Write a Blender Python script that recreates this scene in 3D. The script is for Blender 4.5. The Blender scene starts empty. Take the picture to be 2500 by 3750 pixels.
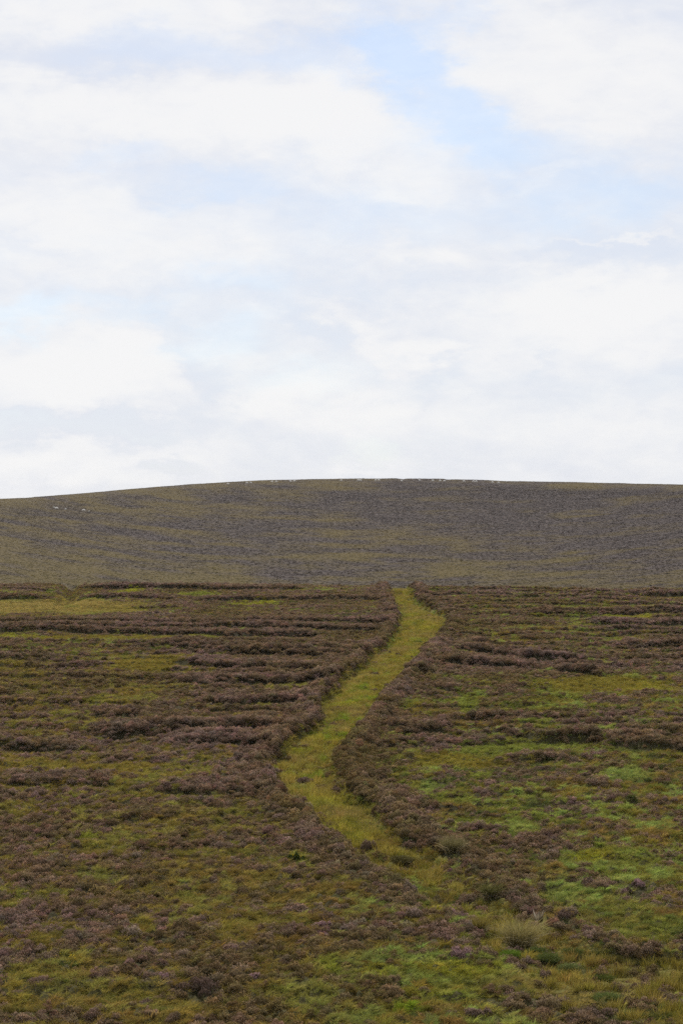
import bpy, bmesh, math, random
import numpy as np

# ------------------------------------------------------------------ camera
S = bpy.context.scene
COL = S.collection
F = 7270.0                     # focal length in photo pixels (photo 2500 x 3750)
CX, CY = 1250.0, 1875.0
CZ = 14.0                      # eye height above the moor's zero level
cam_d = bpy.data.cameras.new('camera')
cam = bpy.data.objects.new('camera', cam_d)
COL.objects.link(cam)
cam.location = (0, 0, CZ)
cam.rotation_euler = (math.radians(90), 0, 0)
cam_d.sensor_fit = 'VERTICAL'
cam_d.sensor_height = 36.0
cam_d.lens = F / 3750.0 * 36.0
cam_d.clip_start = 0.5
cam_d.clip_end = 20000
S.camera = cam

# ------------------------------------------------------------------ world
SUN_EL, SUN_AZ = math.radians(48), math.radians(-22)      # high, in front of the camera, a little to the left
W = bpy.data.worlds.new('World')
S.world = W
W.use_nodes = True
nt = W.node_tree
nt.nodes.clear()

def N(tree, typ, **kw):
    n = tree.nodes.new(typ)
    for k, v in kw.items():
        setattr(n, k, v)
    return n

def math_node(tree, op, a, b=None, c=None, clamp=False):
    n = tree.nodes.new('ShaderNodeMath')
    n.operation = op
    n.use_clamp = clamp
    for i, v in enumerate((a, b, c)):
        if v is None:
            continue
        if isinstance(v, (int, float)):
            n.inputs[i].default_value = v
        else:
            tree.links.new(v, n.inputs[i])
    return n.outputs[0]

def build_sky():
    L = nt.links.new
    M = lambda op, a, b=None, c=None, clamp=False: math_node(nt, op, a, b, c, clamp)
    out = N(nt, 'ShaderNodeOutputWorld')
    sky = N(nt, 'ShaderNodeTexSky', sky_type='NISHITA', sun_disc=False)
    sky.sun_elevation = SUN_EL
    sky.sun_rotation = SUN_AZ
    sky.air_density = 1.0
    sky.dust_density = 0.5
    sky.ozone_density = 4.0
    bg_sky = N(nt, 'ShaderNodeBackground')
    bg_sky.inputs['Strength'].default_value = 0.078
    L(sky.outputs[0], bg_sky.inputs['Color'])
    tc = N(nt, 'ShaderNodeTexCoord')
    sep = N(nt, 'ShaderNodeSeparateXYZ')
    L(tc.outputs['Generated'], sep.inputs[0])
    x, y, z = sep.outputs
    az = M('ARCTAN2', x, y)
    el = M('ARCSINE', z)
    # noise on the direction, flattened so that clouds lie in banks
    mp = N(nt, 'ShaderNodeMapping')
    mp.inputs['Scale'].default_value = (1, 1, 2.3)
    L(tc.outputs['Generated'], mp.inputs['Vector'])
    def noise(scale, detail, rough, off, dist=0.0):
        m = N(nt, 'ShaderNodeVectorMath', operation='ADD')
        m.inputs[1].default_value = off
        L(mp.outputs[0], m.inputs[0])
        n = N(nt, 'ShaderNodeTexNoise')
        n.inputs['Scale'].default_value = scale
        n.inputs['Detail'].default_value = detail
        n.inputs['Roughness'].default_value = rough
        n.inputs['Distortion'].default_value = dist
        L(m.outputs[0], n.inputs['Vector'])
        return M('SUBTRACT', n.outputs['Fac'], 0.5)
    w1 = noise(24, 9, 0.62, (3.1, 0, 1.7))
    w2 = noise(24, 9, 0.62, (7.7, 2.1, 0))
    azw = M('MULTIPLY_ADD', w1, 0.080, az)
    elw = M('MULTIPLY_ADD', w2, 0.046, el)
    def blobs(lst):
        tot = None
        for (u, v, ru, rv, rot, wgt) in lst:
            a0, e0 = math.atan((u - CX) / F), math.atan((CY - v) / F)
            ru, rv = ru / F, rv / F
            dx = M('SUBTRACT', azw, a0)
            dy = M('SUBTRACT', elw, e0)
            c, s = math.cos(rot), math.sin(rot)
            p = M('ADD', M('MULTIPLY', dx, c / ru), M('MULTIPLY', dy, s / ru))
            q = M('ADD', M('MULTIPLY', dx, -s / rv), M('MULTIPLY', dy, c / rv))
            r2 = M('ADD', M('MULTIPLY', p, p), M('MULTIPLY', q, q))
            g = M('EXPONENT', M('MULTIPLY', M('POWER', r2, 1.35), -0.75))
            g = M('MULTIPLY', g, wgt)
            tot = g if tot is None else M('ADD', tot, g)
        return tot
    # gaps where blue shows (negative: thinner cloud)   u, v, ru, rv, tilt, weight
    gaps = blobs([
        (1570, 310, 330, 95, -0.75, 0.92), (1700, 60, 150, 40, 0.3, 0.5), (1480, 150, 190, 90, 0.0, 0.5), (1180, 200, 260, 70, 0.0, 0.45), (1190, 290, 110, 40, 0, 0.35),
        (640, 170, 330, 75, 0.0, 0.40), (1900, 580, 480, 120, -0.15, 0.55), (2330, 740, 420, 90, 0.1, 0.50), (1500, 790, 420, 90, 0, 0.28),
        (440, 570, 130, 36, 0.0, 0.38), (860, 670, 220, 60, 0.0, 0.30), (70, 1165, 190, 62, 0.0, 0.62), (420, 1120, 200, 50, 0, 0.3), (900, 1020, 200, 60, 0, .35),
        (820, 1250, 190, 75, 0.1, 0.45), (1080, 1390, 240, 50, 0, 0.34), (1360, 1640, 130, 50, 0, 0.50),
    ])
    whites = blobs([
        (2150, 260, 520, 220, -0.18, 0.95), (350, 50, 760, 75, 0, 0.7), (500, 420, 720, 115, 0, 0.9), (1280, 470, 380, 140, -0.3, 0.8), (300, 830, 480, 165, 0, 0.75),
        (330, 1345, 370, 140, 0.03, 1.15), (2080, 1190, 560, 160, 0.1, 0.85), (2300, 1110, 300, 110, 0, 0.3), (1560, 1310, 90, 50, 0, 0.75), (1370, 1300, 80, 40, -.5, .5),
        (1960, 1560, 700, 130, 0, 0.45), (300, 1690, 520, 90, 0, 0.75), (1020, 1440, 170, 42, 0.1, 0.6), (1360, 1725, 130, 30, 0, 0.7), (1250, 1160, 150, 45, -0.5, 0.5),
        (2280, 885, 190, 12, 0, 0.6), (1250, 1520, 330, 70, 0, 0.4), (750, 970, 240, 70, 0, 0.4), (2000, 640, 130, 30, .3, .4), (1500, 730, 150, 25, .1, .4), (1550, 950, 180, 40, 0, .45),
        (240, 1560, 420, 42, 0, -1.0), (590, 1710, 120, 38, 0, -1.25), (1330, 1080, 420, 70, 0, -0.30), (745, 1370, 60, 100, 0.3, -0.6), (1600, 1380, 120, 40, .3, -.4),
        (2200, 935, 380, 40, 0, -0.4), (620, 1190, 130, 40, -0.5, -0.5), (250, 240, 420, 45, 0, -0.4), (700, 680, 330, 55, 0, -0.4), (150, 910, 160, 36, -.2, -.45),
        (1150, 1210, 170, 45, -.6, -.5), (1980, 1330, 70, 24, 0, -.35), (800, 1455, 60, 26, 0, -.35),
    ])
    n1 = noise(7, 7, 0.58, (0.4, 1.3, 5.2), 0.3)
    n2 = noise(22, 6, 0.6, (4.4, 9.3, 2.2), 0.4)
    n3 = noise(9, 7, 0.6, (11.4, 4.3, 8.2), 0.3)
    cov = M('ADD', M('MULTIPLY_ADD', n1, 0.5, 0.76), M('MULTIPLY', n2, 0.34))
    cov = M('SUBTRACT', cov, M('MULTIPLY', gaps, 0.62))
    cov = M('ADD', cov, M('MULTIPLY', whites, 0.20))
    mr = N(nt, 'ShaderNodeMapRange', interpolation_type='SMOOTHSTEP')
    L(cov, mr.inputs['Value'])
    mr.inputs['From Min'].default_value = -0.05
    mr.inputs['From Max'].default_value = 0.95
    mr.inputs['To Min'].default_value = 0.50
    mr.inputs['To Max'].default_value = 0.98
    n4 = noise(46, 6, 0.62, (1.4, 6.3, 3.2), 0.5)
    lum = M('ADD', M('MULTIPLY_ADD', n3, 0.8, 0.36), M('MULTIPLY_ADD', n2, 0.8, M('MULTIPLY', n4, 0.75)))
    lum = M('MULTIPLY_ADD', whites, 0.60, lum, clamp=True)
    ml = N(nt, 'ShaderNodeMapRange', interpolation_type='SMOOTHSTEP')
    L(lum, ml.inputs['Value'])
    ml.inputs['From Min'].default_value = 0.0
    ml.inputs['From Max'].default_value = 1.0
    lum = ml.outputs[0]
    mixc = N(nt, 'ShaderNodeMix', data_type='RGBA')
    L(lum, mixc.inputs[0])
    mixc.inputs[6].default_value = (0.768, 0.795, 0.872, 1)
    mixc.inputs[7].default_value = (0.935, 0.932, 0.935, 1)
    bg_c = N(nt, 'ShaderNodeBackground')
    L(mixc.outputs[2], bg_c.inputs['Color'])
    bg_c.inputs['Strength'].default_value = 0.565
    mx = N(nt, 'ShaderNodeMixShader')
    L(mr.outputs[0], mx.inputs[0])
    L(bg_sky.outputs[0], mx.inputs[1])
    L(bg_c.outputs[0], mx.inputs[2])
    L(mx.outputs[0], out.inputs['Surface'])
build_sky()
W.cycles.sampling_method = 'MANUAL'
W.cycles.sample_map_resolution = 512

sun_d = bpy.data.lights.new('sun', 'SUN')
sun_d.energy = 2.6
sun_d.angle = math.radians(10)
sun_d.color = (1.0, 0.94, 0.84)
sun = bpy.data.objects.new('sun', sun_d)
COL.objects.link(sun)
sun.rotation_euler = (math.radians(90) - SUN_EL, 0, math.pi - SUN_AZ)
sun.location = (0, 60, 80)

S.view_settings.view_transform = 'Standard'
S.view_settings.look = 'None'
S.view_settings.exposure = 0.8
S.view_settings.gamma = 1.0
S.render.engine = 'CYCLES'
S.cycles.use_denoising = False
S.cycles.denoiser = 'OPENIMAGEDENOISE'
S.cycles.denoising_input_passes = 'RGB_ALBEDO_NORMAL'
S.cycles.denoising_prefilter = 'ACCURATE'
S.cycles.max_bounces = 5
S.cycles.diffuse_bounces = 3
S.cycles.transmission_bounces = 2
S.cycles.glossy_bounces = 1
S.cycles.volume_bounces = 0
S.cycles.pixel_filter_type = 'BLACKMAN_HARRIS'

# ------------------------------------------------------------------ numpy noise
def _hash(ix, iy, seed):
    h = (ix.astype(np.int64) * 374761393 + iy.astype(np.int64) * 668265263 + seed * 1442695041) & 0xffffffff
    h = ((h ^ (h >> 13)) * 1274126177) & 0xffffffff
    h = ((h ^ (h >> 16)) * 2246822519) & 0xffffffff
    return ((h ^ (h >> 15)) & 0xffffff) / float(0xffffff)

def vnoise(x, y, seed=0):
    x = np.asarray(x, float); y = np.asarray(y, float)
    ix, iy = np.floor(x), np.floor(y)
    fx, fy = x - ix, y - iy
    fx = fx * fx * fx * (fx * (fx * 6 - 15) + 10)
    fy = fy * fy * fy * (fy * (fy * 6 - 15) + 10)
    a, b = _hash(ix, iy, seed), _hash(ix + 1, iy, seed)
    c, d = _hash(ix, iy + 1, seed), _hash(ix + 1, iy + 1, seed)
    return (a + (b - a) * fx) * (1 - fy) + (c + (d - c) * fx) * fy

def fbm(x, y, seed=0, octv=4, gain=0.5):
    t, a, s = 0.0, 1.0, 0.0
    for o in range(octv):
        ang = 0.6 * o
        xr = x * math.cos(ang) - y * math.sin(ang)
        yr = x * math.sin(ang) + y * math.cos(ang)
        t = t + a * vnoise(xr * 2 ** o + 17.3 * o, yr * 2 ** o - 9.1 * o, seed + o)
        s += a
        a *= gain
    return t / s

def sstep(e0, e1, x):
    t = np.clip((x - e0) / (e1 - e0), 0, 1)
    return t * t * (3 - 2 * t)

def cells(X, D, size, seed):
    """hummocks: nearest cell centre, crease distance, offset from the centre, one random number per cell"""
    gx, gy = X / size, D / size
    ix, iy = np.floor(gx), np.floor(gy)
    d1 = np.full(gx.shape, 9.0); d2 = np.full(gx.shape, 9.0)
    bx = np.zeros_like(gx); by = np.zeros_like(gx); br = np.zeros_like(gx)
    for oy in (-1, 0, 1):
        for ox in (-1, 0, 1):
            jx, jy = ix + ox, iy + oy
            px = jx + .1 + .8 * _hash(jx, jy, seed); py = jy + .1 + .8 * _hash(jx, jy, seed + 1)
            d = np.sqrt((gx - px) ** 2 + (gy - py) ** 2)
            c = d < d1
            d2 = np.where(c, d1, np.minimum(d2, d))
            bx = np.where(c, px, bx); by = np.where(c, py, by); br = np.where(c, _hash(jx, jy, seed + 2), br)
            d1 = np.where(c, d, d1)
    return (d2 - d1), bx * size, by * size, br, (gx - bx), (gy - by)

# ------------------------------------------------------------------ layout of the moor
# the moor's mean surface is a plane rising gently away from the camera; survey marks are taken as (u, v)
# bearings from the camera and turned into ground positions on that plane
PA, PB = 13.917, 0.0316
def dist_of(v):
    return PA / ((np.asarray(v, float) - CY) / F + PB)
def v_of(D):
    return CY + F * (PA / D - PB)
def plane_z(D):
    return CZ - PA + PB * D
def ground_pt(u, v):
    D = float(dist_of(v))
    return (u - CX) / F * D, D

# edges of the grassy track, v -> u
TRL = np.array([(2120, 1412), (2156, 1425), (2196, 1437), (2243, 1461), (2291, 1457), (2355, 1409), (2395, 1354), (2427, 1322), (2451, 1290),
                (2475, 1243), (2530, 1215), (2554, 1182), (2578, 1166), (2618, 1179), (2657, 1150), (2698, 1087), (2732, 1047), (2766, 1030),
                (2784, 989), (2801, 966), (2853, 1030), (2881, 1047), (2910, 1121), (2939, 1139), (2996, 1202), (3025, 1213), (3076, 1259),
                (3105, 1299), (3145, 1374), (3197, 1466), (3231, 1513), (3279, 1600), (3335, 1680), (3398, 1744), (3430, 1824), (3478, 1890),
                (3510, 1927), (3558, 1967), (3590, 2000), (3650, 2130), (3700, 2400), (3760, 2800), (4200, 4500)], float)
TRR = np.array([(2120, 1497), (2152, 1505), (2204, 1529), (2235, 1593), (2251, 1612), (2259, 1640), (2299, 1601), (2347, 1561), (2403, 1513),
                (2451, 1465), (2499, 1417), (2538, 1377), (2606, 1334), (2642, 1298), (2675, 1271), (2692, 1260), (2715, 1270), (2778, 1215),
                (2801, 1208), (2824, 1236), (2853, 1253), (2893, 1265), (2918, 1276), (2930, 1374), (2973, 1397), (2996, 1420), (3036, 1426),
                (3072, 1443), (3096, 1540), (3151, 1640), (3183, 1700), (3247, 1800), (3295, 1850), (3319, 1905), (3343, 1985), (3383, 2015),
                (3399, 2095), (3446, 2167), (3478, 2222), (3490, 2366), (3510, 2560), (3560, 3200), (4200, 5600)], float)

def track_in(u, v, D):
    """metres inside the track (positive) or outside it (negative)"""
    wob = (fbm(u / F * D * 0.9, D * 0.5, 71, 4, .7) - 0.5) * 0.9
    hp = .55 * F / D           # the bank on the near side hides the foot behind it
    ul = np.interp(v, TRL[:, 0], TRL[:, 1]); ur = np.interp(v, TRR[:, 0], TRR[:, 1])
    ul = np.minimum(ul, np.interp(v - hp * sstep(2812, 2850, v), TRL[:, 0], TRL[:, 1]))
    ur = np.maximum(ur, np.interp(v - hp * (1 - sstep(2700, 2790, v)), TRR[:, 0], TRR[:, 1]))
    return np.minimum(u - ul, ur - u) / F * D + wob - .3 * sstep(3040, 3140, v) * (1 - sstep(3420, 3500, v))

# near edges of the heather strips (dark faces), each a list of (u, v), height in m
STRIPS = [
    ([(-900, 2190), (0, 2196), (160, 2196)], .42), ([(-900, 2164), (0, 2168), (110, 2170), (215, 2172)], .35),
    ([(-900, 2152), (0, 2152), (190, 2152)], .2),
    ([(320, 2162), (560, 2160), (840, 2163), (1100, 2164)], .42), ([(307, 2197), (480, 2198), (600, 2200)], .42),
    ([(725, 2200), (950, 2198), (1250, 2196), (1400, 2200)], .4), ([(460, 2228), (640, 2228)], .25), ([(500, 2264), (720, 2267)], .3),
    ([(-900, 2283), (0, 2285), (560, 2287), (957, 2291), (1250, 2287), (1440, 2290)], .42),
    ([(-900, 2309), (0, 2309), (160, 2309), (320, 2306), (640, 2306), (957, 2309), (1250, 2313), (1380, 2316)], .5),
    ([(-900, 2325), (0, 2323), (143, 2317), (440, 2323), (677, 2330), (957, 2335), (1156, 2333)], .5),
    ([(622, 2375), (757, 2389), (1036, 2403), (1180, 2403)], .5), ([(957, 2377), (1250, 2378)], .3),
    ([(654, 2443), (797, 2456), (1084, 2455), (1150, 2448)], .6), ([(630, 2510), (757, 2516), (1036, 2514), (1205, 2500)], .6),
    ([(750, 2578), (877, 2590), (1036, 2590), (1130, 2578)], .5), ([(311, 2630), (400, 2638), (510, 2638)], .45),
    ([(375, 2694), (558, 2698), (780, 2690), (957, 2688), (1040, 2690)], .6), ([(640, 2742), (800, 2744), (943, 2757), (1030, 2765)], .45),
    ([(0, 2890), (230, 2884), (420, 2892)], .3), ([(560, 2920), (800, 2925), (1000, 2915)], .25),
    ([(1704, 2360), (1792, 2367)], .4), ([(1930, 2255), (2127, 2256), (2500, 2258), (3400, 2262)], .42),
    ([(2150, 2289), (2500, 2292), (3400, 2296)], .4), ([(2222, 2312), (2350, 2317)], .35), ([(2270, 2378), (2500, 2380), (3400, 2380)], .4),
    ([(1680, 2391), (1808, 2407), (1935, 2423), (2127, 2425)], .55), ([(1625, 2431), (1728, 2439), (1856, 2451), (1951, 2457)], .6),
    ([(2039, 2467), (2190, 2479)], .5), ([(1600, 2530), (1696, 2546)], .5), ([(1445, 2685), (1520, 2690), (1640, 2688)], .55),
    ([(1832, 2711), (1967, 2723), (2095, 2727), (2206, 2727)], .4), ([(2230, 2739), (2500, 2759), (3400, 2790)], .45),
    ([(1895, 2791), (2071, 2797)], .22), ([(1650, 2178), (1900, 2182)], .25), ([(2090, 2182), (2500, 2186), (3400, 2190)], .3),
    ([(1500, 2215), (1760, 2222)], .2), ([(1760, 2290), (2050, 2296)], .22), ([(1850, 2340), (2200, 2346)], .25),
    ([(-900, 2420), (0, 2424), (300, 2430)], .25), ([(-900, 2560), (0, 2556), (260, 2566)], .22), ([(-900, 2740), (0, 2745), (330, 2750)], .3),
    ([(1700, 2640), (1950, 2650)], .25), ([(2000, 2880), (2300, 2890)], .22), ([(1480, 2480), (1600, 2486)], .3),
]
def strips(u, v, D):
    """step height, heather boost behind an edge, bare strip in front of it"""
    h = np.zeros_like(u); boost = np.zeros_like(u); front = np.zeros_like(u)
    X = (u - CX) / F * D
    wob = (fbm(X * 0.25, D * 0.03, 33, 4, .55) - 0.5) * 2.4
    for k, (pl, A) in enumerate(STRIPS):
        p = np.array(pl, float)
        vs = np.interp(u, p[:, 0], p[:, 1])
        d = D - dist_of(vs) + wob * np.where(v < 2340, 0.55, 0.6)
        end = sstep(p[0, 0] - 70, p[0, 0] + 60, u) * (1 - sstep(p[-1, 0] - 60, p[-1, 0] + 70, u))
        A = A * .88 * (0.7 + 0.4 * vnoise(X * 0.12, D * 0.02 + k, 91))
        Lf = 3.2 if vs.mean() > 2400 else 4.5
        rise = sstep(-0.15, 0.2, d) * np.exp(-np.clip(d, 0, None) / Lf)
        h = np.maximum(h, A * end * rise)
        boost = np.maximum(boost, end * (A / .5).clip(0, 1) * sstep(-.15, .05, d) * (1 - sstep(1.2, 4.5, d)))
        front = np.maximum(front, end * (A / .5).clip(0, 1) * sstep(-1.4, -.7, d) * (1 - sstep(-.2, .05, d)))
    return h, boost, front

# grass patches: u, v, ru, rv, colour kind, strength
PATCHES = [
    (180, 2228, 420, 28, 'straw', 1.0), (430, 2238, 150, 16, 'olive', .7), (240, 2262, 120, 7, 'straw', .5), (260, 2196, 26, 26, 'straw', 1), (270, 2148, 40, 10, 'olive', .7),
    (490, 2168, 70, 7, 'yellow', .8), (730, 2182, 90, 9, 'green', .9), (920, 2206, 90, 8, 'yellow', .7), (640, 2176, 60, 6, 'yellow', .5),
    (245, 2225, 30, 5, 'green', .8), (380, 2340, 480, 10, 'olive', .75), (60, 2338, 180, 8, 'yellow', .6), (560, 2443, 170, 30, 'olive', .95), (760, 2470, 120, 14, 'olive', .6),
    (470, 2405, 100, 10, 'green', .4), (359, 2594, 42, 22, 'green', .7), (230, 2620, 50, 12, 'green', .5), (160, 2590, 40, 12, 'green', .5),
    (1092, 2526, 46, 16, 'green', .7), (908, 2602, 90, 12, 'green', .6), (1000, 2616, 70, 12, 'green', .4), (320, 2824, 480, 18, 'olive', .8), (180, 2812, 90, 10, 'green', .6),
    (720, 2800, 80, 10, 'green', .5), (886, 2985, 140, 17, 'green', .85), (972, 2884, 70, 10, 'green', .6), (1139, 2686, 40, 16, 'green', .7), (560, 2860, 120, 9, 'olive', .5),
    (2300, 2268, 160, 7, 'yellow', .7), (2130, 2258, 70, 8, 'green', .6), (1950, 2180, 50, 6, 'yellow', .4), (2240, 2345, 50, 18, 'green', .6),
    (2150, 2380, 120, 8, 'green', .4), (1850, 2350, 90, 14, 'olive', .5), (2206, 2518, 260, 36, 'olive', .95), (2380, 2530, 100, 22, 'yellow', .6), (1712, 2594, 45, 44, 'green', .85), (2050, 2560, 120, 22, 'green', .5),
    (1930, 2600, 140, 22, 'green', .5), (2358, 2667, 80, 18, 'bright', .7), (2150, 2700, 120, 12, 'bright', .6), (2000, 2660, 130, 16, 'green', .5), (1560, 2600, 90, 22, 'olive', .45),
    (1640, 2790, 190, 38, 'olive', 1.0), (1830, 2750, 170, 26, 'green', .9), (1990, 2745, 100, 14, 'green', .6), (1560, 2815, 70, 16, 'olive', .6), (2286, 2850, 110, 32, 'bright', .75),
    (1569, 2880, 80, 24, 'bright', .8), (1650, 2930, 90, 22, 'green', .7), (1530, 2914, 40, 12, 'bright', .6), (1744, 3012, 110, 22, 'green', .8), (1911, 3028, 90, 22, 'bright', .75), (1800, 3060, 120, 18, 'green', .5),
    (2150, 3143, 90, 18, 'yellow', .95), (2330, 3150, 120, 26, 'green', .6), (2047, 3270, 110, 40, 'bright', .75), (2250, 3330, 160, 40, 'green', .6), (2430, 3190, 80, 26, 'bright', .5),
    (1585, 3343, 80, 18, 'yellow', .8), (1480, 3330, 90, 14, 'green', .5), (1340, 3310, 60, 14, 'bright', .5), (2330, 3400, 160, 40, 'green', .6), (2250, 3280, 90, 20, 'bright', .5),
    (1872, 3450, 40, 20, 'vivid', .9), (1393, 3590, 90, 18, 'yellow', .7), (1513, 3717, 60, 16, 'vivid', .9), (1298, 3733, 80, 30, 'bright', .8), (1340, 3540, 80, 20, 'bright', .5),
    (1700, 3570, 170, 18, 'yellow', .65), (1550, 3600, 140, 24, 'green', .5), (1800, 3640, 260, 30, 'olive', .55), (1600, 3660, 200, 16, 'yellow', .4), (2100, 3610, 300, 60, 'straw', .8), (2400, 3560, 200, 50, 'straw', .8),
    (303, 3060, 46, 14, 'vivid', .8), (360, 3104, 90, 16, 'green', .7), (350, 3218, 95, 22, 'bright', .9), (422, 3259, 30, 9, 'yellow', .9), (56, 3299, 26, 8, 'vivid', .9), (130, 3306, 40, 8, 'vivid', .6), (510, 3250, 50, 18, 'green', .6), (694, 3279, 90, 12, 'green', .5), (640, 3235, 60, 9, 'green', .4),
    (956, 3386, 110, 20, 'green', .7), (1092, 3398, 60, 30, 'green', .7), (840, 3400, 60, 14, 'yellow', .5), (1228, 3558, 50, 34, 'vivid', .8), (1116, 3670, 110, 50, 'bright', .85),
    (462, 3662, 90, 26, 'green', .7), (330, 3640, 120, 24, 'green', .5), (120, 3590, 130, 30, 'olive', .6), (640, 3690, 120, 26, 'green', .5), (830, 3500, 90, 14, 'olive', .5), (480, 3400, 50, 10, 'yellow', .4), (240, 3440, 110, 16, 'olive', .4), (20, 3130, 50, 10, 'yellow', .6), (150, 3130, 70, 12, 'green', .5),
    (1130, 3090, 60, 12, 'bright', .4), (850, 3040, 160, 14, 'olive', .5), (1180, 3300, 60, 14, 'green', .5), (1030, 3220, 60, 10, 'green', .5), (180, 2960, 160, 12, 'olive', .4),
    (1250, 3060, 30, 18, 'yellow', .4),
]
GCOL = {  # base colours of the grasses
    'olive': (0.235, 0.185, 0.036), 'straw': (0.330, 0.250, 0.080), 'green': (0.208, 0.218, 0.044), 'bright': (0.250, 0.290, 0.072),
    'yellow': (0.310, 0.285, 0.036), 'vivid': (0.210, 0.280, 0.024), 'dark': (0.100, 0.112, 0.034), 'brown': (0.250, 0.165, 0.050), 'track': (0.300, 0.238, 0.052),
}
FR_V = np.array([2150, 2220, 2280, 2350, 2430, 2520, 2600, 2700, 2800, 2900, 3000, 3100, 3200, 3300, 3400, 3500, 3600, 3720], float)
FR = np.array([
    [.8, .75, .85, .85, .85, .9, .9, .8, .75, .75], [.5, .6, .85, .9, .9, .9, .9, .78, .72, .8], [.88, .88, .9, .92, .92, .92, .85, .75, .7, .78],
    [.6, .65, .75, .85, .9, .92, .9, .75, .68, .78], [.58, .55, .6, .88, .92, .9, .88, .8, .7, .84], [.55, .6, .62, .85, .9, .8, .85, .72, .6, .6],
    [.6, .58, .66, .75, .8, .75, .7, .66, .58, .62], [.66, .66, .8, .84, .75, .85, .82, .6, .6, .66], [.62, .6, .6, .7, .72, .92, .6, .6, .66, .6],
    [.74, .7, .66, .74, .66, .88, .6, .62, .62, .56], [.7, .66, .7, .66, .7, .84, .74, .6, .62, .64], [.66, .66, .7, .7, .7, .6, .7, .74, .64, .68],
    [.72, .6, .64, .7, .74, .66, .66, .74, .6, .6], [.7, .66, .66, .7, .66, .66, .66, .58, .56, .6], [.66, .62, .66, .62, .66, .7, .6, .42, .52, .52],
    [.7, .66, .6, .6, .6, .6, .52, .38, .42, .46], [.52, .6, .6, .64, .56, .48, .46, .4, .3, .36], [.5, .46, .46, .58, .42, .42, .42, .44, .46, .42]])
FR_U = np.arange(10) * 250 + 125.0
def fr_map(u, v):
    fu = np.clip((u - FR_U[0]) / 250.0, 0, 8.999)
    fv = np.interp(v, FR_V, np.arange(len(FR_V)))
    fv = np.clip(fv, 0, len(FR_V) - 1.001)
    i, j = fv.astype(int), fu.astype(int)
    a, b = fv - i, fu - j
    return (FR[i, j] * (1 - a) * (1 - b) + FR[i + 1, j] * a * (1 - b) + FR[i, j + 1] * (1 - a) * b + FR[i + 1, j + 1] * a * b)

def crest_dist(X, D):
    u = CX + F * X / np.maximum(D, 1)
    return np.interp(u, [-2000, 0, 1250, 2000, 2500, 4500], [199, 199, 197, 190, 187, 184])

def moor_fields(X, D):
    u = CX + F * X / D
    v = v_of(D)
    t_in = track_in(u, v, D)
    sh, boost, front = strips(u, v, D)
    return u, v, t_in, sh, boost, front

def furrows(X, D, v):
    """old low ridges lying across the slope: (height, place within one ridge 0..1, strength)"""
    sp = np.interp(v, [2200, 2600, 3300], [2.9, 2.5, 2.0])
    ph = D / 2.6 + (fbm(X * .045, D * .06, 121, 3) - .5) * 3.0 + .06 * X / np.maximum(sp, 1)
    p = ph - np.floor(ph)
    k = _hash(np.floor(ph), np.zeros_like(ph), 123)
    st = sstep(.36, .62, fbm(X * .09 + 31 * k, D * .05, 125, 3)) * np.interp(v, [2150, 2700, 2900, 3300], [1.0, .9, .6, .35])
    prof = sstep(0, .10, p) * (1 - p) ** 1.2
    return prof * st, p, st

CELL = 0.40
def moor_height(X, D, fields=None):
    X = np.asarray(X, float); D = np.asarray(D, float)
    Ds = np.maximum(D, 30.0)
    u, v, t_in, sh, boost, front = fields if fields is not None else moor_fields(X, Ds)
    near = sstep(36, 44, D)
    z = plane_z(D)
    z = z + (fbm(X * 0.16, D * 0.11, 5, 3) - 0.5) * 0.55 + (fbm(X * 0.75, D * 0.6, 6, 3) - 0.5) * 0.22
    z = z + sh * near - 0.12 * front * near
    depth = np.where(v > 3120, 0.22, 0.42)
    z = z - depth * sstep(-0.25, 0.35, t_in) * near
    fh, _, _ = furrows(X, D, v)
    fh = fh * (1 - (1 - sstep(2340, 2370, v)) * (1 - sstep(1350, 1450, u)))
    z = z + .30 * fh * near * (1 - sstep(-.6, -.1, t_in)) * (1 - sstep(200, 214, D))
    z = z + .24 * sstep(-1.5, -.5, t_in) * (1 - sstep(-.45, -.15, t_in)) * near * np.where(v > 3150, .4, 1)
    # hummocks
    wx = X + (vnoise(X * 1.6, D * 1.6, 13) - .5) * .35; wy = D + (vnoise(X * 1.6 + 9, D * 1.6, 14) - .5) * .35
    cr, _, _, rnd_, _, _ = cells(wx, wy, CELL, 17)
    amp = (.15 + .30 * rnd_) * (1 - .5 * boost) * np.interp(v, [2200, 2330, 2420], [.6, .6, 1]) * (1 - .4 * sstep(-.1, .3, t_in) * np.where(v > 3120, .3, 1.0))
    z = z + amp * (np.sqrt(np.clip(cr, 0, 1)) - .55) * near * (1 - sstep(215, 230, D))
    # gully cutting through the strips at the far left
    gu = np.interp(v, [2140, 2165, 2200, 2230], [262, 252, 262, 200])
    gd = np.abs(u - gu) / F * D
    z = z - 0.8 * np.exp(-(gd / 0.75) ** 2) * (1 - sstep(2200, 2240, v)) * near
    cd = crest_dist(X, D)
    over = np.clip(D - cd, 0, None)
    z = z - 0.0022 * over ** 2 * np.where(over < 30, 1, 30 / np.maximum(over, 30)) - 0.02 * over
    return z

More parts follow.
